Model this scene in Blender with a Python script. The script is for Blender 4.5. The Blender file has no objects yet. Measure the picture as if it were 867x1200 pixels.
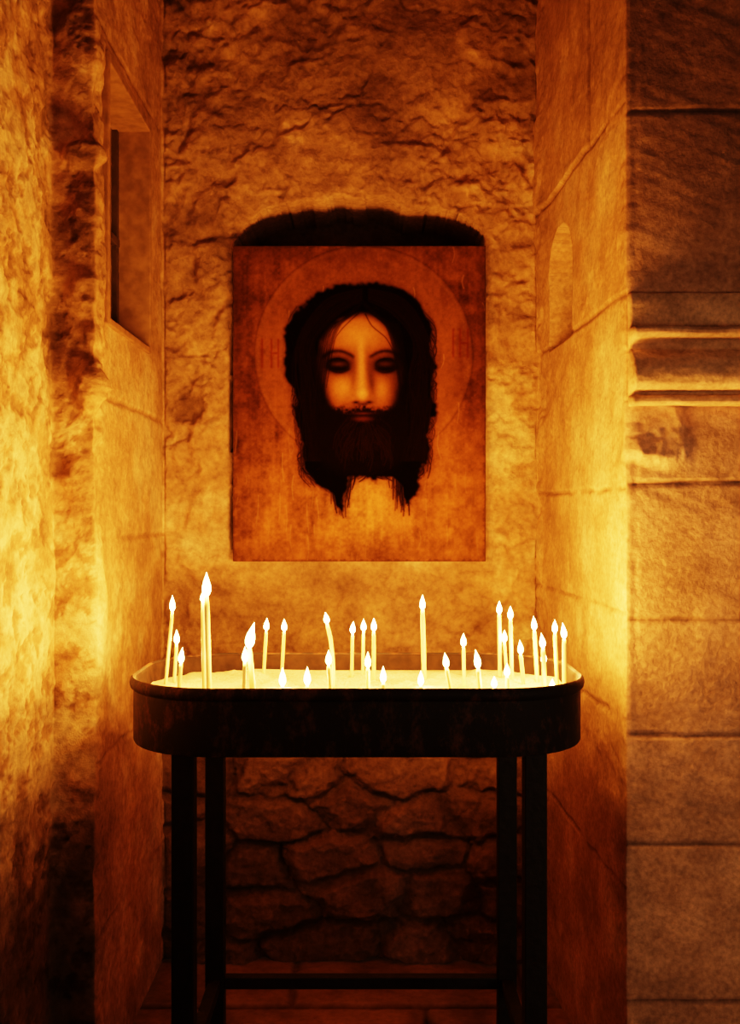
import bpy, math, random
import numpy as np
from mathutils import Vector
random.seed(7); rng=np.random.RandomState(5)
sc=bpy.context.scene
try:
    sc.view_settings.view_transform='Filmic'
    sc.view_settings.look='High Contrast'
except Exception as e: print(e)
F=1200.0; CX=433.5; CY=600.0; H=1.25
def PX(px,y): return (px-CX)/F*y
def PZ(py,y): return H-(py-CY)/F*y

# ---------------- noise ----------------
def _h(ix,iy,seed):
    a=(ix.astype(np.int64)*374761393+iy.astype(np.int64)*668265263+seed*974634777)&0xffffffff
    a=((a^(a>>13))*1274126177)&0xffffffff
    a=(a^(a>>16))&0xffffffff
    return a.astype(np.float64)/4294967295.0
def vn(x,y,seed=0):
    x0=np.floor(x);y0=np.floor(y);fx=x-x0;fy=y-y0
    fx=fx*fx*fx*(fx*(fx*6-15)+10);fy=fy*fy*fy*(fy*(fy*6-15)+10)
    a=_h(x0,y0,seed);b=_h(x0+1,y0,seed);c=_h(x0,y0+1,seed);d=_h(x0+1,y0+1,seed)
    return (a*(1-fx)+b*fx)*(1-fy)+(c*(1-fx)+d*fx)*fy
def fbm(x,y,seed=0,o=5,g=.5):
    s=0;a=1;t=0
    for i in range(o):
        s=s+a*vn(x,y,seed+i*17);t+=a;a*=g
        x,y=x*1.6+y*1.2+3.1,-x*1.2+y*1.6+7.7
    return s/t
def voro(x,y,seed=0):
    x0=np.floor(x);y0=np.floor(y)
    f1=np.full(x.shape,9.);f2=np.full(x.shape,9.);idv=np.zeros(x.shape)
    for i in(-1,0,1):
        for j in(-1,0,1):
            cx=x0+i;cy=y0+j
            px=cx+.15+.7*_h(cx,cy,seed);py=cy+.15+.7*_h(cx,cy,seed+91)
            d=np.hypot(px-x,py-y)
            m=d<f1
            f2=np.where(m,f1,np.minimum(f2,d))
            idv=np.where(m,_h(cx,cy,seed+55),idv)
            f1=np.where(m,d,f1)
    return f1,f2,idv
def ss(x,a,b):
    t=np.clip((x-a)/(b-a),0,1);return t*t*(3-2*t)

# ---------------- material helpers ----------------
def newmat(name):
    m=bpy.data.materials.new(name);m.use_nodes=True
    nt=m.node_tree;b=nt.nodes['Principled BSDF'];return m,nt,b
def stone_mat(name,bump=.5,scale=60,rough=.85,dist=.01,lo=.72):
    m,nt,b=newmat(name);N=nt.nodes;L=nt.links
    at=N.new('ShaderNodeAttribute');at.attribute_name='Col'
    tc=N.new('ShaderNodeTexCoord')
    n1=N.new('ShaderNodeTexNoise');n1.inputs['Scale'].default_value=scale;n1.inputs['Detail'].default_value=8;n1.inputs['Roughness'].default_value=.65
    L.new(tc.outputs['Object'],n1.inputs['Vector'])
    n2=N.new('ShaderNodeTexNoise');n2.inputs['Scale'].default_value=scale*.2;n2.inputs['Detail'].default_value=6
    L.new(tc.outputs['Object'],n2.inputs['Vector'])
    r=N.new('ShaderNodeMapRange');r.inputs['From Min'].default_value=.3;r.inputs['From Max'].default_value=.7;r.inputs['To Min'].default_value=lo;r.inputs['To Max'].default_value=1.15
    L.new(n1.outputs['Fac'],r.inputs['Value'])
    r2=N.new('ShaderNodeMapRange');r2.inputs['From Min'].default_value=.3;r2.inputs['From Max'].default_value=.7;r2.inputs['To Min'].default_value=.80;r2.inputs['To Max'].default_value=1.15
    L.new(n2.outputs['Fac'],r2.inputs['Value'])
    mu=N.new('ShaderNodeMath');mu.operation='MULTIPLY';L.new(r.outputs[0],mu.inputs[0]);L.new(r2.outputs[0],mu.inputs[1])
    vm=N.new('ShaderNodeVectorMath');vm.operation='SCALE';L.new(at.outputs['Color'],vm.inputs[0]);L.new(mu.outputs[0],vm.inputs['Scale'])
    L.new(vm.outputs[0],b.inputs['Base Color'])
    bp=N.new('ShaderNodeBump');bp.inputs['Strength'].default_value=bump;bp.inputs['Distance'].default_value=dist
    L.new(n1.outputs['Fac'],bp.inputs['Height']);L.new(bp.outputs[0],b.inputs['Normal'])
    b.inputs['Roughness'].default_value=rough
    b.inputs['Specular IOR Level'].default_value=.15
    return m
def simple(name,col,rough=.5,metal=0,bump=0,scale=40,var=.0):
    m,nt,b=newmat(name);N=nt.nodes;L=nt.links
    tc=N.new('ShaderNodeTexCoord');n1=N.new('ShaderNodeTexNoise');n1.inputs['Scale'].default_value=scale;n1.inputs['Detail'].default_value=6
    L.new(tc.outputs['Object'],n1.inputs['Vector'])
    cr=N.new('ShaderNodeValToRGB');c=cr.color_ramp
    c.elements[0].position=.35;c.elements[1].position=.68
    c.elements[0].color=[v*(1-var) for v in col]+[1];c.elements[1].color=[min(1,v*(1+var)) for v in col]+[1]
    L.new(n1.outputs['Fac'],cr.inputs[0]);L.new(cr.outputs[0],b.inputs['Base Color'])
    b.inputs['Roughness'].default_value=rough;b.inputs['Metallic'].default_value=metal
    if bump:
        bp=N.new('ShaderNodeBump');bp.inputs['Strength'].default_value=bump;bp.inputs['Distance'].default_value=.004
        L.new(n1.outputs['Fac'],bp.inputs['Height']);L.new(bp.outputs[0],b.inputs['Normal'])
    return m
M_stone=stone_mat('weathered_plaster_stone',bump=.7,scale=60,dist=.008,lo=.58)
M_block=stone_mat('dressed_limestone',bump=.45,scale=90,rough=.8,dist=.006,lo=.60)
M_floor=stone_mat('floor_stone',bump=.3,scale=50,rough=.6,dist=.005)

def grid_obj(name,P,C,mat,flip=False,smooth=True):
    nv,nu=P.shape[:2]
    me=bpy.data.meshes.new(name)
    idx=np.arange(nv*nu).reshape(nv,nu)
    q=np.stack([idx[:-1,:-1],idx[:-1,1:],idx[1:,1:],idx[1:,:-1]],-1).reshape(-1,4)
    if flip:q=q[:,::-1]
    nf=len(q)
    me.vertices.add(nv*nu);me.vertices.foreach_set('co',P.reshape(-1).astype(np.float32))
    me.loops.add(nf*4);me.loops.foreach_set('vertex_index',q.reshape(-1).astype(np.int32))
    me.polygons.add(nf);me.polygons.foreach_set('loop_start',(np.arange(nf)*4).astype(np.int32))
    try: me.polygons.foreach_set('loop_total',np.full(nf,4,np.int32))
    except Exception: pass
    me.update(calc_edges=True);me.validate()
    if smooth: me.polygons.foreach_set('use_smooth',np.ones(nf,bool))
    ca=me.color_attributes.new('Col','FLOAT_COLOR','POINT')
    c4=np.concatenate([C.reshape(-1,3),np.ones((nv*nu,1))],1)
    ca.data.foreach_set('color',c4.reshape(-1).astype(np.float32))
    ob=bpy.data.objects.new(name,me);sc.collection.objects.link(ob)
    me.materials.append(mat);return ob
def mesh_obj(name,V,Fc,mats,mi=None,smooth=False,parent=None):
    me=bpy.data.meshes.new(name);me.from_pydata([tuple(v) for v in V],[],Fc);me.update()
    for m in mats: me.materials.append(m)
    if mi is not None: me.polygons.foreach_set('material_index',mi)
    if smooth: me.polygons.foreach_set('use_smooth',[True]*len(me.polygons))
    ob=bpy.data.objects.new(name,me);sc.collection.objects.link(ob)
    if parent: ob.parent=parent
    return ob
def box(V,Fc,x0,x1,y0,y1,z0,z1):
    b=len(V)
    V+=[(x0,y0,z0),(x1,y0,z0),(x1,y1,z0),(x0,y1,z0),(x0,y0,z1),(x1,y0,z1),(x1,y1,z1),(x0,y1,z1)]
    for f in((3,2,1,0),(4,5,6,7),(0,1,5,4),(1,2,6,5),(2,3,7,6),(3,0,4,7)):Fc.append(tuple(b+i for i in f))
def bevel(ob,w=.003,s=2):
    m=ob.modifiers.new('bevel','BEVEL');m.width=w;m.segments=s;m.limit_method='ANGLE'

# ---------------- walls : one continuous plan path ----------------
XL=-.578;XLL=-.671;YL=2.157;YB=2.85;XR=.471;YR=2.03;XRF=.507;ZT=3.0
pts=[(-1.3,1.15),(XLL,1.15),(XLL,YL),(XL,YL),(XL,YB),(XR,YB),(XRF,YR),(1.35,YR)]
step=.005
path=[];marks=[0]
for (a,b) in zip(pts[:-1],pts[1:]):
    L=math.dist(a,b);n=max(2,int(round(L/step)))
    for i in range(n):
        t=i/n;path.append((a[0]+(b[0]-a[0])*t,a[1]+(b[1]-a[1])*t))
    marks.append(len(path))
path.append(pts[-1]);path=np.array(path);marks[-1]=len(path)-1
def sm(P,k):
    for _ in range(k):
        Q=P.copy();Q[1:-1]=(P[:-2]+2*P[1:-1]+P[2:])/4;P=Q
    return P
path0=path.copy();path=sm(path,3)
T=np.gradient(path,axis=0);T/=np.linalg.norm(T,axis=1,keepdims=True)
T=sm(T,3);T/=np.linalg.norm(T,axis=1,keepdims=True)
Nn=np.stack([T[:,1],-T[:,0]],1)
s=np.concatenate([[0],np.cumsum(np.linalg.norm(np.diff(path0,axis=0),axis=1))])
z=np.linspace(0,ZT,int(ZT/step)+1)
S,Z=np.meshgrid(s,z)
X=np.broadcast_to(path0[:,0],S.shape);Y=np.broadcast_to(path0[:,1],S.shape)
seg=np.zeros(len(s),int)
for i in range(7): seg[marks[i]:]=i
SG=np.broadcast_to(seg,S.shape)
D=np.zeros(S.shape);V=np.ones(S.shape)
def near(si,w): return 1-ss(np.abs(S-s[si]),0,w)
big=fbm(S*2.2,Z*2.2,3,5)-.5
med=fbm(S*9,Z*9,11,5)-.5
fine=fbm(S*38,Z*38,21,4)-.5
mott=fbm(S*5,Z*5,141,6,.6)-.5
mot2=fbm(S*14,Z*14,151,5,.65)-.5
flake=ss(fbm(S*3.2+med*.8,Z*3.2,31,5,.55),.5,.55)
flake2=ss(fbm(S*4.6+med*1.0,Z*4.0,47,5,.55),.54,.58)
ridge=1-np.abs(fbm(S*3,Z*4,61,5,.5)-.5)*2
crack=ss(ridge,.975,.996)
patchy=ss(fbm(S*1.8,Z*1.8,171,3),.38,.62)
rough=big*.028+med*(.018+.024*patchy)+fine*(.008+.012*patchy)+flake*.006+flake2*.006-crack*.004
smoothd=big*.006+med*.004+fine*.002
# --- back (seg 4)
bk=SG==4
wx=X+med*.10+big*.12;wz=Z+big*.06+mot2*.03
f1,f2,idv=voro(wx/.23,wz/.125+3.3,5)
edge=ss(f2-f1,.02,.30)
strat=fbm(S*5,Z*16,181,5,.6)-.5
stones=edge*.026+(idv-.5)*.030+strat*.016+mot2*.024
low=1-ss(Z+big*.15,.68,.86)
f1b,f2b,idb=voro(wx/.17,wz/.17+1.1,8)
stb=ss(f2b-f1b,.03,.3)
side=ss(np.abs(X-.0),.34,.42)
db=rough*(1-.45*low)+low*(stones-.016)+(1-low)*side*stb*.009
vb=.88+big*.6+mott*.8+mot2*.35+flake*.08-flake2*.05
vb-=.14*ss(Z,2.05,2.6)  # light falloff towards the top put into the wall colour
vb=vb*(1-low*.48)+low*(idv-.5)*.14-low*(1-edge)*.14*ss(mott,-.15,.1)  # stone and joint tones, plus shade below the tray painted in
vb-=(1-low)*side*(1-stb)*.07
vb-=crack*.10
hx,hz=PX(224,YB),PZ(480,YB)
hole=1-ss(np.hypot((X-hx)/.040,(Z-hz)/.035)+mot2*2.6,.3,1.1)
db-=hole*.014;vb-=hole*.30
nxl,nxr=PX(272,YB),PX(566,YB);ncx=(nxl+nxr)/2;nw=(nxr-nxl)/2
ztop=PZ(238,YB);zspr=PZ(288,YB)
rise=ztop-zspr
u=np.clip((X-ncx)/nw,-1,1)
zarch=zspr+rise*(1-np.abs(u)**3.0)**.62+med*.05
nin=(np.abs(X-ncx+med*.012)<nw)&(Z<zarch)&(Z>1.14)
db=np.where(nin,-.24+med*.01,db);vb=np.where(nin,vb*.30,vb)  # recess colour darkened to deepen the niche shade
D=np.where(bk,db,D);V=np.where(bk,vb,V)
# --- left wall with window (seg 3)
lf=SG==3
zj=[.34,.72,1.19,1.5,2.3,2.65]
jd=np.zeros(S.shape)
for q in zj: jd=np.maximum(jd,(1-ss(np.abs(Z-q+med*.02),.002,.009))*ss(fbm(S*6,Z*6,77,3),.35,.55))
dl=smoothd*1.2+flake*.003-jd*.004+near(marks[3],.10)*(rough*.9)
vl=.98+big*.4+mott*.7+mot2*.3+flake*.06-jd*.2
wn=(Y>2.23)&(Y<2.662)&(Z>1.665)&(Z<2.25)
dl=np.where(wn,-.13,dl)
D=np.where(lf,dl,D);V=np.where(lf,vl,V)
# --- front left strips (seg 0,1,2)
fl=SG<=2
pits=ss(fbm(S*20,Z*20,88,6,.68),.54,.62)
dfl=big*.026+med*.014+fine*.008+flake*.004+flake2*.003-pits*.003
vfl=.97+big*.5+mott*.8+mot2*.9+flake*.10-pits*.30-crack*.10
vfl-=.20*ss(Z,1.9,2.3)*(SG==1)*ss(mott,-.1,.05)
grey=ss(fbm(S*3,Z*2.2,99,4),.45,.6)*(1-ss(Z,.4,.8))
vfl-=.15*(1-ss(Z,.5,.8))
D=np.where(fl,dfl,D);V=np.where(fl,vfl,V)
s2m=(SG==2);V=V-s2m*.12*ss(Z,1.45,1.6)  # shade on the upper camera-facing strip painted into its tone
def bump(sc_,zc,rs,rz,a):
    global D
    r=np.hypot((S-sc_)/rs,(Z-zc)/rz)+med*.8
    D+=a*(1-ss(r,.35,1.0))
s3=s[marks[3]]
bump(s3-.02,PZ(180,YL),.06,.035,.035);bump(s3-.01,PZ(452,YL),.055,.07,.03)
bump(s3-.03,PZ(260,YL),.05,.09,.012);bump(s3-.02,PZ(340,YL),.05,.06,.016)
bump(s3-.0,PZ(395,YL),.03,.04,.014);bump(s3-.05,PZ(60,YL),.05,.12,.012)
bump(s3-.03,PZ(560,YL),.05,.06,.01)
# --- right wall blocks (seg 5) & right pier (seg 6)
rt=SG==5
jr=np.zeros(S.shape)
def jl(mask,dist,w=.007):
    return mask*(1-ss(np.abs(dist),.0015,w))
for q in (2.07,1.685,1.30,1.05,.836,.5): jr=np.maximum(jr,jl(rt,Z-q+med*.02)*ss(fbm(S*5,Z*5,123,3),.3,.5))
jr=np.maximum(jr,jl(rt&(Z>2.07),Y-2.31+med*.012))
jr=np.maximum(jr,jl(rt&(Z<1.3)&(Z>1.05),Y-2.5+med*.012)*.6)
dr=smoothd*1.3+flake*.002-jr*.005+near(marks[6],.05)*(med*.012+fine*.006)+near(marks[5],.15)*rough*.6
vr=.96+big*.4+mott*.6+mot2*.2-jr*.35-.08*ss(Z,1.9,2.4)  # darker joints; weaker light higher up painted into the tone
dr=dr+rt*(Z>2.07)*.006*(Y>2.31)
cy,cw=2.582,.125
arc=1.85+np.sqrt(np.clip(1-((Y-cy)/cw)**2,0,1))*.12
nin2=(np.abs(Y-cy)<cw)&(Z>1.679)&(Z<arc)
dr=np.where(nin2,-.12,dr)
D=np.where(rt,dr,D);V=np.where(rt,vr,V)
rp=SG==6
zr=[PZ(q,YR) for q in (130,345,470,565,727,863,990,1175)]
jp=np.zeros(S.shape)
for i,q in enumerate(zr): jp=np.maximum(jp,jl(rp,Z-q+big*.008+med*.008,.0065))
bands=np.digitize(Z,sorted(zr))
bh=_h(bands.astype(float),np.zeros(S.shape),4)
tool=(fbm(S*30+Z*70,Z*22,201,3)-.5)
chip=near(marks[6],.03)*(ss(med+fine,.05,.25))*.008
broken=(1-ss(np.hypot((X-.56)/.10,(Z-PZ(515,YR))/.085)+med*1.5,.6,1.05))
dp=smoothd*.9-jp*.0048+(bh-.5)*.002*rp+tool*.0024-chip+broken*(rough*.8+.010)
vp=.94+(bh-.5)*.16+big*.6+mott*.8+mot2*.3-jp*.45+broken*.30  # block tones and joints; broken patch painted lighter as if candle-lit
vp=vp*(1-.40*ss(Z,1.65,2.1))  # upper pier colour darkened to imitate light fading upward
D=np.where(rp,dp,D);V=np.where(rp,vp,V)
for mk,w in((marks[2],4),(marks[3],4),(marks[4],2),(marks[5],2),(marks[6],4),(marks[1],4)):
    a,b=mk-w,mk+w
    A=D[:,a:a+1];B=D[:,b:b+1];t=np.linspace(0,1,b-a+1)[None]
    D[:,a:b+1]=A*(1-t)+B*t
inP=(SG==4)&(X>PX(268,YB))&(X<PX(576,YB))&(Z>1.08)&(Z<2.01)
D=np.where(inP,np.minimum(D,.006),D)
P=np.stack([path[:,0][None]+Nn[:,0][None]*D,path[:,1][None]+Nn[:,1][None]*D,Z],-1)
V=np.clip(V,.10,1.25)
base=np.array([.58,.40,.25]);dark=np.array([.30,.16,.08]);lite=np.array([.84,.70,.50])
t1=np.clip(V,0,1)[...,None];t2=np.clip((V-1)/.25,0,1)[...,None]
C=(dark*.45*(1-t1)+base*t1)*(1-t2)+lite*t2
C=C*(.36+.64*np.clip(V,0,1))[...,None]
gs=np.array([.70,.48,.32])
pier=(SG==6)[...,None]*.75
C=C*(1-pier)+pier*gs*np.clip(V,0,1.2)[...,None]
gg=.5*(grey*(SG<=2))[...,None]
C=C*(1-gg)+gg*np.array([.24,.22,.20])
def part(name,i0,i1,mat):
    return grid_obj(name,P[:,marks[i0]:marks[i1]+1],C[:,marks[i0]:marks[i1]+1],mat,flip=False)
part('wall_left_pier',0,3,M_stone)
part('wall_left',3,4,M_stone)
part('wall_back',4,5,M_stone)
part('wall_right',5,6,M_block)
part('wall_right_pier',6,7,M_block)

# ---------------- floor and ceiling ----------------
fx=np.arange(-1.6,1.61,.012);fy=np.arange(-.6,3.05,.012)
FX,FY=np.meshgrid(fx,fy)
m_=fbm(FX*8,FY*8,301,5)-.5
j=np.zeros(FX.shape)
rows=[-.2,.35,.9,1.45,2.02,2.60]
rb=np.digitize(FY+m_*.02,rows)
for q in rows: j=np.maximum(j,1-ss(np.abs(FY-q+m_*.02),.003,.014))
for k,xs in {0:(-.8,.1,.9),1:(-.4,.5),2:(-.9,.0,.8),3:(-.5,.35),4:(-.1,.9),5:(-.42,.14,.7),6:(-.2,.4)}.items():
    for q in xs: j=np.maximum(j,(rb==k)*(1-ss(np.abs(FX-q+m_*.02),.003,.014)))
FZ=m_*.01-j*.008-.004
fv=np.clip(.75+m_*.9-j*.5,.1,1.2)[...,None]
grid_obj('floor',np.stack([FX,FY,FZ],-1),np.array([.40,.26,.16])*fv,M_floor)
cxg,cyg=np.meshgrid(np.linspace(-1.35,1.4,120),np.linspace(1.1,3.0,90))
cz=ZT-.01+(fbm(cxg*6,cyg*6,333,4)-.5)*.02
grid_obj('ceiling',np.stack([cxg,cyg,cz],-1),np.array([.3,.2,.12])*np.ones(cxg.shape+(1,)),M_stone,flip=True)

# ---------------- moulding on right pier ----------------
prof=[(-.02,1.652),(.014,1.652),(.018,1.648),(.018,1.590),(.022,1.586),(.050,1.585),(.056,1.580),(.056,1.572),(.050,1.567),(.030,1.563),(.022,1.556),(.022,1.548),(.034,1.540),(.046,1.528),(.054,1.512),(.057,1.495),(.054,1.482),(.044,1.473),(.026,1.469),(.024,1.464),(.036,1.462),(.040,1.458),(.040,1.450),(.036,1.446),(-.02,1.444)]
prof=[(a,1.25+(b-1.25)*YR/1.89) for a,b in prof]
xs=np.linspace(XRF+.004,1.34,150)
pr=[]
for a,b in zip(prof[:-1],prof[1:]):
    for t in (0,.34,.67): pr.append((a[0]+(b[0]-a[0])*t,a[1]+(b[1]-a[1])*t))
pr.append(prof[-1]);pr=np.array(pr)
XX,_=np.meshgrid(xs,pr[:,0]);PP=np.broadcast_to(pr[:,0][:,None],XX.shape);ZZ=np.broadcast_to(pr[:,1][:,None],XX.shape)
n_=fbm(XX*14,ZZ*30,401,4)-.5
G=np.stack([XX,YR-PP-n_*.006,ZZ+n_*.003],-1)
G2=np.concatenate([np.stack([XX[:,:1],np.full((len(pr),1),YR+.02),ZZ[:,:1]],-1),G],1)
mv=np.clip(.95+n_*.8,.3,1.2)[...,None]*np.array([.80,.60,.40])
mv=np.concatenate([mv[:,:1],mv],1)
grid_obj('trim_1',G2,mv,M_block,flip=True)

# ---------------- window in left wall ----------------
win=bpy.data.objects.new('window_1',None);sc.collection.objects.link(win)
M_wood=simple('old_window_wood',(.30,.19,.11),.6,0,.4,30,.3)
M_wood2=simple('dark_shutter_wood',(.06,.04,.025),.6,0,.4,30,.3)
M_board=simple('window_board',(.12,.085,.055),.55,0,.4,18,.35)
Vv=[];Ff=[]
y0,y1,z0,z1=2.225,2.666,1.66,2.256
for a in((y0,y0+.02,z0,z1),(y1-.012,y1,z0,z1),(y0+.02,y1-.012,z1-.022,z1),(y0+.02,y1-.012,z0,z0+.016)):
    box(Vv,Ff,XL-.09,XL+.010,*a)
o=mesh_obj('frame',Vv,Ff,[M_wood],parent=win);bevel(o)
Vv=[];Ff=[];box(Vv,Ff,XL-.128,XL-.086,y0+.01,y1-.005,z0+.005,z1-.01)
o=mesh_obj('board',Vv,Ff,[M_board],parent=win)
Vv=[];Ff=[];box(Vv,Ff,XL-.088,XL-.070,y0+.02,y1-.012,1.935,1.955)
for ya,yb in((2.245,2.265),(2.43,2.455),(2.634,2.654)): box(Vv,Ff,XL-.088,XL-.072,ya,yb,z0+.016,z1-.022)
o=mesh_obj('shutter_bars',Vv,Ff,[M_wood2],parent=win);bevel(o,.002)

# ---------------- icon painting ----------------
R=1.7
x0p,x1p,y0p,y1p=273.,569.,288.,658.
gw=int((x1p-x0p)*R)+1;gh=int((y1p-y0p)*R)+1
px_=np.linspace(x0p,x1p,gw);py_=np.linspace(y1p,y0p,gh)
U,W=np.meshgrid(px_,py_)
def n(sx,sy,seed,o=5): return fbm(U*sx,W*sy,seed,o)-.5
def blur(A,r):
    r=max(1,int(r*R))
    for _ in range(2):
        for ax in(0,1):
            pad=[(0,0),(0,0)];pad[ax]=(r+1,r)
            c=np.cumsum(np.pad(A,pad,mode='edge'),axis=ax)
            if ax==0:A=(c[2*r+1:]-c[:-2*r-1])/(2*r+1)
            else:A=(c[:,2*r+1:]-c[:,:-2*r-1])/(2*r+1)
    return A
def catmull(pts,closed=True,k=8):
    n_=len(pts);out=[]
    rngi=range(n_) if closed else range(n_-1)
    for i in rngi:
        g=lambda j:np.array(pts[j%n_] if closed else pts[min(max(j,0),n_-1)],float)
        a,b,c,d=g(i-1),g(i),g(i+1),g(i+2)
        for q in range(k):
            t=q/k;out.append(.5*((2*b)+(-a+c)*t+(2*a-5*b+4*c-d)*t*t+(-a+3*b-3*c+d)*t**3))
    if not closed: out.append(np.array(pts[-1],float))
    return np.array(out)
def poly(pts,bl=1.5,du=0,dw=0):
    P_=catmull(pts);ins=np.zeros(U.shape,bool);UU=U+du;WW=W+dw
    for (xa,ya),(xb,yb) in zip(P_,np.roll(P_,-1,0)):
        if abs(yb-ya)<1e-9: continue
        c=((ya>WW)!=(yb>WW))&(UU<(xb-xa)*(WW-ya)/(yb-ya)+xa);ins^=c
    return blur(ins.astype(float),bl) if bl else ins.astype(float)
def g(cx,cy,sx,sy,rot=0):
    c,s_=math.cos(rot),math.sin(rot);a=(U-cx)*c+(W-cy)*s_;b=-(U-cx)*s_+(W-cy)*c
    return np.exp(-(a/sx)**2-(b/sy)**2)
def stroke(A,pts,w0,w1,op=1.,k=6):
    P_=catmull(pts,False,k);m=len(P_)-1
    for i in range(m):
        a=P_[i];b=P_[i+1];w=w0+(w1-w0)*i/m
        xa,xb=min(a[0],b[0])-w*2.5,max(a[0],b[0])+w*2.5;ya,yb=min(a[1],b[1])-w*2.5,max(a[1],b[1])+w*2.5
        i0=max(0,int((xa-x0p)*R));i1=min(gw,int((xb-x0p)*R)+2)
        j0=max(0,int((y1p-yb)*R));j1=min(gh,int((y1p-ya)*R)+2)
        if i0>=i1 or j0>=j1: continue
        u_=U[j0:j1,i0:i1];w_=W[j0:j1,i0:i1]
        d=b-a;L2=max(1e-6,d@d);t=np.clip(((u_-a[0])*d[0]+(w_-a[1])*d[1])/L2,0,1)
        dd=np.hypot(u_-a[0]-t*d[0],w_-a[1]-t*d[1])
        A[j0:j1,i0:i1]=np.maximum(A[j0:j1,i0:i1],op*np.exp(-(dd/w)**2))
    return A
def mix(A,col,m): 
    m=np.clip(m,0,1)[...,None];return A*(1-m)+np.array(col)*m
nA=n(.02,.02,501);nB=n(.08,.08,511);nC=n(.3,.3,521,3);nV=n(.15,.015,531)
I=np.ones(U.shape+(3,))*np.array([.16,.066,.028])
I=mix(I,(.32,.145,.058),ss(W,440,640)*.9)
I=mix(I,(.50,.27,.11),g(425,592,40,45)*.7)
I*= (1+nA*1.1+nB*.7+nC*.4+nV*.7)[...,None]
hr=np.hypot(U-426,W-416)
I=mix(I,(.25,.11,.044),(1-ss(hr,126,129))*.35)
I=mix(I,(.07,.03,.014),np.exp(-((hr-128)/1.3)**2)*.45)
I=mix(I,(.40,.21,.09),np.exp(-((hr-124)/2.)**2)*.10)
Lm=np.zeros(U.shape)
for ptsl in ([(307,398),(307,430)],[(318,398),(318,430)],[(326,398),(326,430)],[(318,414),(326,414)],
             [(531,386),(531,418)],[(539,386),(539,418)],[(548,386),(548,418)],[(539,402),(548,402)]):
    stroke(Lm,ptsl,1.4,1.4,.8,3)
I=mix(I,(.13,.015,.01),Lm*.8)
Sc=np.zeros(U.shape)
for _ in range(90):
    a=rng.uniform(x0p,x1p);b=rng.uniform(500,y1p) if rng.rand()<.7 else rng.uniform(y0p,y1p);l=rng.uniform(5,34)
    stroke(Sc,[(a,b),(a+rng.uniform(-2,2),b+l/2),(a+rng.uniform(-3,3),b+l)],.7,.5,rng.uniform(.3,.9),2)
I=mix(I,(.55,.32,.15),Sc*.4)
bd=np.minimum(np.minimum(U-x0p,x1p-U),np.minimum(W-y0p,y1p-W))
I*=(.58+.42*ss(bd+nB*30,0,50))[...,None]
hairc=np.array([.003,.0018,.0015])
hair=[(432,331),(460,334),(484,347),(498,366),(507,388),(505,410),(512,432),(507,458),(511,480),(502,505),(503,530),(493,552),(488,572),(475,592),(468,568),(452,560),(432,561),(412,561),(405,584),(398,602),(388,578),(368,566),(353,538),(352,508),(343,484),(345,460),(335,440),(335,412),(334,392),(346,366),(370,343),(402,332)]
hm=poly(hair,1.2,nB*10+nC*6,nB*8+nC*7)
St=np.zeros(U.shape)
for _ in range(320):
    a=rng.uniform(354,498)
    yb0=rng.uniform(518,557)
    env=34*math.exp(-((a-400)/16)**2)+34*math.exp(-((a-472)/14)**2)+16
    env*=.4 if 415<a<455 else 1
    l=env*rng.uniform(.5,1.35);tgt=(400 if a<430 else 470);dx=(tgt-a)*.35+rng.uniform(-5,5)
    stroke(St,[(a,yb0),(a+dx*.3+rng.uniform(-3,3),yb0+l*.5),(a+dx,yb0+l)],2.4,.7,rng.uniform(.6,1),4)
for _ in range(260):
    sd=rng.choice([-1,1]);yy=rng.uniform(380,550)
    xb=(341+(yy-400)*.10) if sd<0 else (506-(yy-480)*.12 if yy>480 else 506)
    l=rng.uniform(12,42);w_=rng.uniform(-5,5)
    stroke(St,[(xb-sd*9,yy-l*.5),(xb-sd*2+w_,yy-l*.15),(xb+sd*rng.uniform(-2,6),yy+l*.2),(xb-sd*rng.uniform(-5,9),yy+l*.6)],1.7,.5,rng.uniform(.4,.95),4)
hm=np.maximum(hm,St)
I=mix(I,(.05,.02,.01),blur(hm,6)*.7)
I=mix(I,hairc,hm)
Hh=np.zeros(U.shape)
for _ in range(110):
    sd=rng.choice([-1,1]);k=rng.uniform(.3,1)
    pts_=[(428+sd*4,338+ (1-k)*22),(428+sd*(30+30*k)*.8,352+(1-k)*24),(426+sd*(48+30*k),400),(426+sd*(46+32*k)+rng.uniform(-9,9),445),(426+sd*(44+32*k)+rng.uniform(-9,9),490),(426+sd*(38+34*k)+rng.uniform(-8,8),540)]
    stroke(Hh,pts_,.8,.7,rng.uniform(.1,.5),5)
I=mix(I,(.035,.014,.007),Hh*.4*hm)
# face
face=[(424,371),(438,374),(450,383),(460,397),(467,415),(469,440),(465,462),(457,480),(442,492),(425,496),(407,492),(394,480),(384,463),(377,443),(375,422),(379,402),(391,386),(408,374)]
fm=poly(face,3.,nB*6,nB*5)
sk=np.ones(U.shape+(3,))*np.array([.25,.095,.034])
sk=mix(sk,(.60,.30,.11),g(419,392,25,17)*1.0)
sk=mix(sk,(.56,.27,.10),g(402,454,13,13)*1.0)
sk=mix(sk,(.46,.21,.078),g(447,456,11,12)*.95)
sk=mix(sk,(.03,.012,.006),ss(U+(W-430)*.05,447,468)*.88)
sk=mix(sk,(.03,.012,.006),(1-ss(U-(W-430)*.15,373,391))*.8)
sk=mix(sk,(.006,.003,.002),g(396,427,19,11,.08)*1.5)
sk=mix(sk,(.006,.003,.002),g(452,427,18,11,-.08)*1.5)
sk=mix(sk,(.12,.046,.018),g(397,426.5,8.5,2.8)*.45)
sk=mix(sk,(.10,.038,.015),g(451,426.5,8,2.8)*.4)
E=np.zeros(U.shape)
stroke(E,[(384,430),(391,435),(400,436),(409,432)],2.2,1.6,1)
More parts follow.
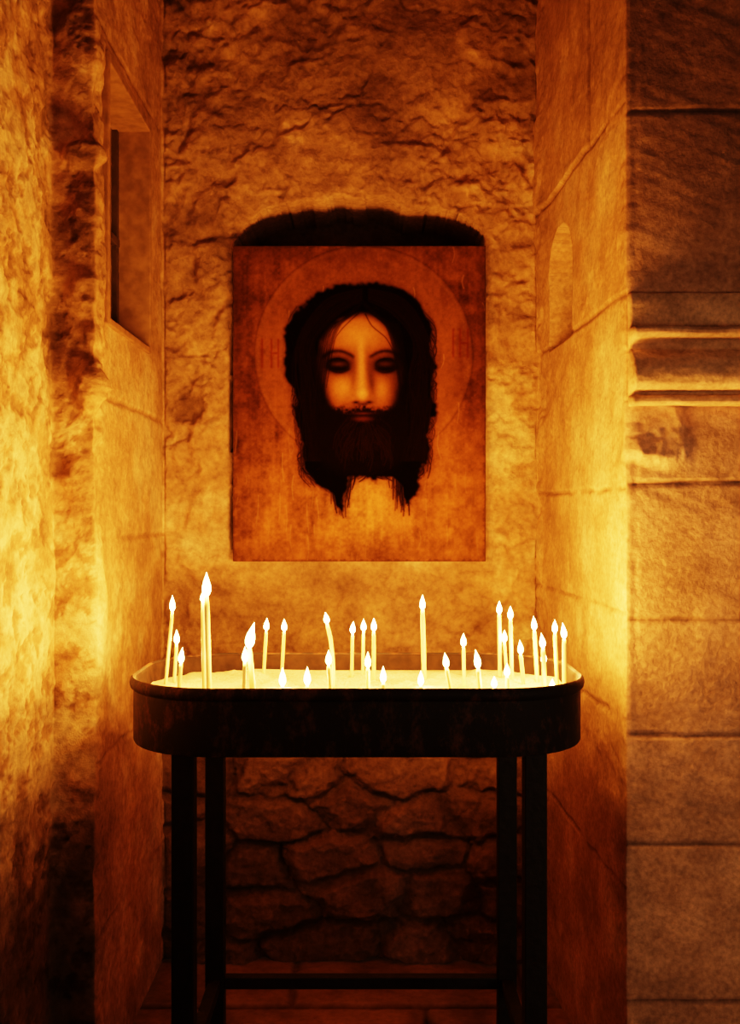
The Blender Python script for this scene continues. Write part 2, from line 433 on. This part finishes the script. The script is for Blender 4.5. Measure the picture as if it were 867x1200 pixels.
stroke(E,[(440,432),(448,436),(457,435),(465,430)],1.6,2.2,1)
stroke(E,[(379,418),(389,412),(402,412),(414,418)],3.2,2.2,.9)
stroke(E,[(434,418),(446,412),(458,412),(469,418)],2.2,3.2,.9)
sk=mix(sk,(.007,.003,.002),blur(E,1.2)*1.2)
sk=mix(sk,(.06,.024,.010),g(435,447,5.5,19,-.12)*.9)
sk=mix(sk,(.12,.05,.02),g(414,443,4,14,.10)*.6)
nose=np.zeros(U.shape);stroke(nose,[(423,398),(423,420),(423.5,440),(424,455),(424.5,463)],3.6,5.6,1)
sk=mix(sk,(.66,.35,.14),blur(nose,1.4)*.9)
sk=mix(sk,(.74,.41,.18),g(424,461,5.5,5)*.9)
sk=mix(sk,(.36,.17,.07),g(413.5,467,4,3.5)*.8);sk=mix(sk,(.22,.10,.04),g(436,467,4,3.5)*.8)
sk=mix(sk,(.012,.005,.003),g(417,471.5,5,2.2)*1.0);sk=mix(sk,(.012,.005,.003),g(432.5,471.5,5,2.2)*1.0)
sk=mix(sk,(.04,.016,.008),g(425,473.5,7,2.0)*.8)
sk=mix(sk,(.008,.0035,.0025),ss(W-np.abs(U-424.5)*.10+nC*10+nB*8,471,482)*.98)
I=mix(I,(.006,.003,.002),poly([(378,458),(392,476),(425,484),(458,476),(468,458),(480,500),(470,540),(440,556),(410,556),(375,540),(368,500)],5)*.9)
fade=1-ss(W,474,492)*.95
fmf=(fm*fade)[...,None]
I=I*(1-fmf)+sk*fmf
I=mix(I,(.14,.042,.025),g(425,491,9,2.8)*.5);I=mix(I,(.10,.032,.02),g(425,484.5,10,1.5)*.5)
Bd=np.zeros(U.shape)
for _ in range(80):
    a=rng.uniform(392,458);b=rng.uniform(488,520);l=rng.uniform(15,40)
    stroke(Bd,[(425+(a-425)*.6,b),(a,b+l*.5),(a+rng.uniform(-5,5),b+l)],.9,.6,rng.uniform(.2,.6),4)
I=mix(I,(.035,.014,.007),Bd*.45)
Fs=np.zeros(U.shape)
for _ in range(80):
    sd=rng.choice([-1,1]);k=rng.uniform(0,1)
    stroke(Fs,[(425+sd*2,356),(425+sd*(12+14*k),368+8*k),(425+sd*(30+15*k),389),(425+sd*(44+9*k)+rng.uniform(-4,2),rng.uniform(425,470))],1.6,.8,rng.uniform(.5,1),6)
stroke(Fs,[(428,368),(436,382),(452,396),(461,412)],1.0,.7,.9);stroke(Fs,[(420,367),(402,384),(392,398),(386,414)],1.0,.6,.8)
I=mix(I,(.006,.003,.002),Fs*.9)
I*= (1+nC*.25+n(.9,.9,541,2)*.2)[...,None]
ed=bd
I=mix(I,(.05,.025,.012),(1-ss(ed+nC*4,0,3.5))*.6)
I=np.clip(I,.001,.95)
YP=2.812
PG=np.stack([(U-CX)/F*YP,np.full(U.shape,YP)+(nA*.002),H-(W-CY)/F*YP],-1)
m,nt,b=newmat('icon_oil_paint');at=nt.nodes.new('ShaderNodeAttribute');at.attribute_name='Col'
nt.links.new(at.outputs['Color'],b.inputs['Base Color']);b.inputs['Roughness'].default_value=.8;b.inputs['Specular IOR Level'].default_value=0.0
tc=nt.nodes.new('ShaderNodeTexCoord');nn=nt.nodes.new('ShaderNodeTexNoise');nn.inputs['Scale'].default_value=120;nt.links.new(tc.outputs['Object'],nn.inputs['Vector'])
bp=nt.nodes.new('ShaderNodeBump');bp.inputs['Strength'].default_value=.2;bp.inputs['Distance'].default_value=.002;nt.links.new(nn.outputs['Fac'],bp.inputs['Height']);nt.links.new(bp.outputs[0],b.inputs['Normal'])
ip=grid_obj('icon_painting',PG,I,m)
sol=ip.modifiers.new('panel_thickness','SOLIDIFY');sol.thickness=.022;sol.offset=-1

# ---------------- candle stand ----------------
stand=bpy.data.objects.new('candle_stand',None);sc.collection.objects.link(stand)
M_iron=simple('black_iron',(.008,.006,.006),.6,.2,.5,60,.5)
M_trayi=simple('tray_inner_metal',(.014,.008,.005),.75,0,.4,60,.4)
M_trayi.node_tree.nodes['Principled BSDF'].inputs['Specular IOR Level'].default_value=.15
m,nt,b=newmat('tray_blackened_metal');N=nt.nodes;L=nt.links
tc=N.new('ShaderNodeTexCoord');mp=N.new('ShaderNodeMapping');mp.inputs['Scale'].default_value=(1,1,.6);L.new(tc.outputs['Object'],mp.inputs[0])
nz=N.new('ShaderNodeTexNoise');nz.inputs['Scale'].default_value=22;nz.inputs['Detail'].default_value=12;nz.inputs['Roughness'].default_value=.78;L.new(mp.outputs[0],nz.inputs['Vector'])
cr=N.new('ShaderNodeValToRGB');e=cr.color_ramp.elements;e[0].position=.50;e[0].color=(.012,.009,.008,1);e[1].position=.68;e[1].color=(.17,.07,.035,1)
L.new(nz.outputs['Fac'],cr.inputs[0]);L.new(cr.outputs[0],b.inputs['Base Color']);b.inputs['Metallic'].default_value=.2;b.inputs['Roughness'].default_value=.6
bp=N.new('ShaderNodeBump');bp.inputs['Strength'].default_value=.6;bp.inputs['Distance'].default_value=.004;L.new(nz.outputs['Fac'],bp.inputs['Height']);L.new(bp.outputs[0],b.inputs['Normal'])
M_tray=m
TCX,TCY=-.0236,1.945
A0,B0,R0=.416,.225,.175
ZB=.836
def outline(off,k=20):
    a=A0+off;b_=B0+off;r=R0+off;o=[]
    for qx,qy,st in((1,-1,-90),(1,1,0),(-1,1,90),(-1,-1,180)):
        for i in range(k+1):
            an=math.radians(st+90*i/k);o.append((TCX+qx*(a-r)+r*math.cos(an),TCY+qy*(b_-r)+r*math.sin(an)))
    return o
lv=[(-.020,ZB),(-.008,ZB),(-.006,ZB+.004),(-.006,.930),(-.001,.934),(.001,.942),(-.001,.950),(-.005,.953),(-.010,.950),(-.012,.944),(-.012,.852)]
Vv=[];Ff=[];mi=[];n0=len(outline(0))
for off,zz in lv: Vv+=[(x,y,zz) for x,y in outline(off)]
for l in range(len(lv)-1):
    for i in range(n0):
        j2=(i+1)%n0;Ff.append((l*n0+i,l*n0+j2,(l+1)*n0+j2,(l+1)*n0+i));mi.append(1 if l>=8 else 0)
Ff.append(tuple(range(n0-1,-1,-1)));mi.append(0)
Ff.append(tuple((len(lv)-1)*n0+i for i in range(n0)));mi.append(1)
tray=mesh_obj('tray',Vv,Ff,[M_tray,M_trayi],mi,smooth=True,parent=stand)
tray.data.polygons[-1].use_smooth=False;tray.data.polygons[-2].use_smooth=False
es=tray.modifiers.new('es','EDGE_SPLIT');es.split_angle=math.radians(50)
rings=60
ol=np.array(outline(-.0135,40));ctr=np.array([TCX,TCY])
tt=np.linspace(0.004,1,rings)[:,None,None]
SP=ctr+(ol-ctr)[None]*tt
SP=np.concatenate([SP,SP[:,:1]],1)
sz=.916+(fbm(SP[...,0]*22,SP[...,1]*22,601,5)-.5)*.034*(1-.6*tt[:,:,0]**6)
m,nt,b=newmat('candle_sand');b.inputs['Roughness'].default_value=.9
tc=nt.nodes.new('ShaderNodeTexCoord');nn=nt.nodes.new('ShaderNodeTexNoise');nn.inputs['Scale'].default_value=220;nn.inputs['Detail'].default_value=4;nt.links.new(tc.outputs['Object'],nn.inputs['Vector'])
cr=nt.nodes.new('ShaderNodeValToRGB');cr.color_ramp.elements[0].color=(.24,.18,.12,1);cr.color_ramp.elements[1].color=(.56,.49,.38,1);nt.links.new(nn.outputs['Fac'],cr.inputs[0]);nt.links.new(cr.outputs[0],b.inputs['Base Color'])
bp=nt.nodes.new('ShaderNodeBump');bp.inputs['Strength'].default_value=.8;bp.inputs['Distance'].default_value=.005;nt.links.new(nn.outputs['Fac'],bp.inputs['Height']);nt.links.new(bp.outputs[0],b.inputs['Normal'])
so=grid_obj('sand',np.concatenate([SP,sz[...,None]],-1),np.ones(SP.shape[:2]+(3,)),m,flip=True);so.parent=stand
YF,YK=1.77,2.13;XA,XB=-.321,.284;w=.019
k=1
for (lx,ly) in((XA,YF),(XB,YF),(XA,YK),(XB,YK)):
    Vv=[];Ff=[];box(Vv,Ff,lx-w,lx+w,ly-w,ly+w,0,ZB+.0005)
    o=mesh_obj(f'leg_{k}',Vv,Ff,[M_iron],parent=stand);bevel(o,.002);k+=1
Vv=[];Ff=[];h=.012;zb=.274
box(Vv,Ff,XA+w,XB-w,YK-h,YK+h,zb-h,zb+h);box(Vv,Ff,XA-h,XA+h,YF+w,YK-w,zb-h,zb+h);box(Vv,Ff,XB-h,XB+h,YF+w,YK-w,zb-h,zb+h)
box(Vv,Ff,XA+w,XB-w,YK-h,YK+h,ZB-.02,ZB+.0005);box(Vv,Ff,XA-h,XA+h,YF+w,YK-w,ZB-.02,ZB+.0005);box(Vv,Ff,XB-h,XB+h,YF+w,YK-w,ZB-.02,ZB+.0005)
o=mesh_obj('rails',Vv,Ff,[M_iron],parent=stand);bevel(o,.002)

# ---------------- candles ----------------
m,nt,b=newmat('beeswax');b.inputs['Base Color'].default_value=(.46,.40,.21,1);b.inputs['Roughness'].default_value=.5
b.inputs['Subsurface Weight'].default_value=.35;b.inputs['Subsurface Radius'].default_value=(.01,.007,.003);b.inputs['Subsurface Scale'].default_value=.5
b.inputs['Emission Color'].default_value=(1,.62,.2,1);b.inputs['Emission Strength'].default_value=.15  # faint emission added to the wax to imitate translucent candle glow
M_wax=m
M_wick=simple('wick',(.03,.02,.015),.9)
m=bpy.data.materials.new('flame');m.use_nodes=True;nt=m.node_tree;nt.nodes.clear()
ou=nt.nodes.new('ShaderNodeOutputMaterial');ad=nt.nodes.new('ShaderNodeAddShader');em=nt.nodes.new('ShaderNodeEmission');tr=nt.nodes.new('ShaderNodeBsdfTransparent')
em.inputs['Color'].default_value=(1,.64,.22,1);em.inputs['Strength'].default_value=18.0
nt.links.new(em.outputs[0],ad.inputs[0]);nt.links.new(tr.outputs[0],ad.inputs[1]);nt.links.new(ad.outputs[0],ou.inputs[0])
M_fl=m
cand=[(202,700,194,1.98,.0042,17,0),(207,740,204,2.0,.0042,15,0),(214,761,210,1.93,.0048,17,2),
(242,674,245,1.86,.0062,26,0),(238,694,239,1.89,.0052,12,0),(287,760,285,1.83,.0045,17,0),(298,733,297,1.85,.0070,28,6),
(313,726,309,2.08,.0042,13,1),(333,727,330,2.08,.0042,13,0),(331,785,331,1.88,.0048,20,0),(360,784,360,1.88,.0048,20,0),
(381,719,391,1.95,.0048,12,-2),(385,764,388,1.85,.0048,16,0),(414,730,412,2.08,.0042,13,1),(426,727,425,2.10,.0042,13,0),
(438,726,438,2.06,.0048,14,0),(431,766,431,1.87,.0048,17,0),(449,783,449,1.86,.0048,18,0),(495,699,497,2.02,.0058,16,0),
(493,788,493,1.88,.0045,16,0),(521,767,530,1.86,.0048,16,-2),(543,744,544,1.96,.0042,14,0),(557,764,564,1.85,.0052,20,-3),
(585,706,586,2.06,.0050,14,0),(598,712,600,2.0,.0048,14,0),(591,740,594,2.05,.0042,13,0),(579,794,579,1.84,.0045,12,0),
(594,779,595,1.86,.0048,14,0),(609,752,614,1.98,.0048,15,-1),(625,724,629,2.02,.0050,15,-1),(634,744,639,1.90,.0052,16,-2),
(650,728,653,2.0,.0048,14,0),(659,732,662,1.93,.0052,17,-2),(637,764,636,1.98,.0042,14,0),(647,797,647,1.86,.0045,12,0)]
Vv=[];Ff=[];mi=[]
def tube(path,rad,mat,seg=12,cap=True):
    b=len(Vv);n=len(path)
    for i,(p,r) in enumerate(zip(path,rad)):
        a=path[max(0,i-1)];c=path[min(n-1,i+1)];t=(Vector(c)-Vector(a)).normalized()
        e1=t.cross(Vector((0,1,0)));e1.normalize();e2=t.cross(e1)
        for k in range(seg):
            an=2*math.pi*k/seg;q=Vector(p)+e1*math.cos(an)*r+e2*math.sin(an)*r;Vv.append(tuple(q))
    for i in range(n-1):
        for k in range(seg):
            k2=(k+1)%seg;Ff.append((b+i*seg+k,b+i*seg+k2,b+(i+1)*seg+k2,b+(i+1)*seg+k));mi.append(mat)
    if cap:
        Ff.append(tuple(b+k for k in range(seg))[::-1]);mi.append(mat)
        Ff.append(tuple(b+(n-1)*seg+k for k in range(seg)));mi.append(mat)
lights=[]
for (tx,ty,bx,dy,r,flen,lean) in cand:
    r*=.82
    flen*=1.12
    fl=flen/F*dy
    top=Vector((PX(tx-lean,dy),dy,PZ(ty+flen*.88,dy)))
    bot=Vector((PX(bx,dy),dy+random.uniform(-.01,.01),.902))
    if top.z<.925: top.z=.925
    pth=[];rd=[]
    nseg=10
    for i in range(nseg+1):
        t=i/nseg;p=bot.lerp(top,t)
        p.x=bot.x+(top.x-bot.x)*(t**(3.0 if tx==381 else 1.15))
        pth.append(p);rr=r*(1+random.uniform(-.05,.05))
        if i==nseg: rr=r*.75
        rd.append(rr)
    tube(pth,rd,0)
    tube([top,top+Vector((0,0,fl*.22))],[.0009,.0007],1,6)
    fr=max(.0060,fl*.19)
    fp=[];frd=[]
    for i in range(13):
        t=i/12
        fp.append(top+Vector((PX(CX+lean,dy)*t**1.6,0,fl*.02+fl*.98*t)))
        frd.append(max(.0002,fr*(math.sin(math.pi*min(1,t**.62))**1.05)*(1-.15*t)))
    frd[0]=fr*.30
    tube(fp,frd,2,12)
    lights.append((top+Vector((PX(CX+lean,dy)*.3,0,fl*.45)),flen))
cd=mesh_obj('taper_candles',Vv,Ff,[M_wax,M_wick,M_fl],mi,smooth=True)
for i,(p,fl) in enumerate(lights):
    ld=bpy.data.lights.new(f'flame_light_{i+1}','POINT');ld.energy=2.05*(fl/16.8)**.8;ld.color=(1,.32,.055);ld.shadow_soft_size=.004
    lo=bpy.data.objects.new(f'flame_light_{i+1}',ld);lo.location=p;lo.parent=cd;sc.collection.objects.link(lo)

# ---------------- added fill light, world + camera ----------------
al=bpy.data.lights.new('pier_fill','AREA');al.energy=2.6;al.size=.6;al.color=(1,.52,.27);al.spread=math.radians(70)  # unseen fill, added to brighten the right pier
ao=bpy.data.objects.new('pier_fill',al);ao.location=(1.5,-.4,.9);sc.collection.objects.link(ao)
ao.rotation_euler=(Vector((1.05,2.03,.8))-ao.location).to_track_quat('-Z','Y').to_euler()
wd=bpy.data.worlds.new('dim_church');sc.world=wd;wd.use_nodes=True
bg=wd.node_tree.nodes['Background'];bg.inputs[0].default_value=(1,.56,.32,1);bg.inputs[1].default_value=.05
cam=bpy.data.cameras.new('camera');cam.sensor_fit='VERTICAL';cam.sensor_height=36;cam.sensor_width=26;cam.lens=36
co=bpy.data.objects.new('camera',cam);co.location=(0,0,H);co.rotation_euler=(math.pi/2,0,0);sc.collection.objects.link(co);sc.camera=co
cam.clip_start=.05
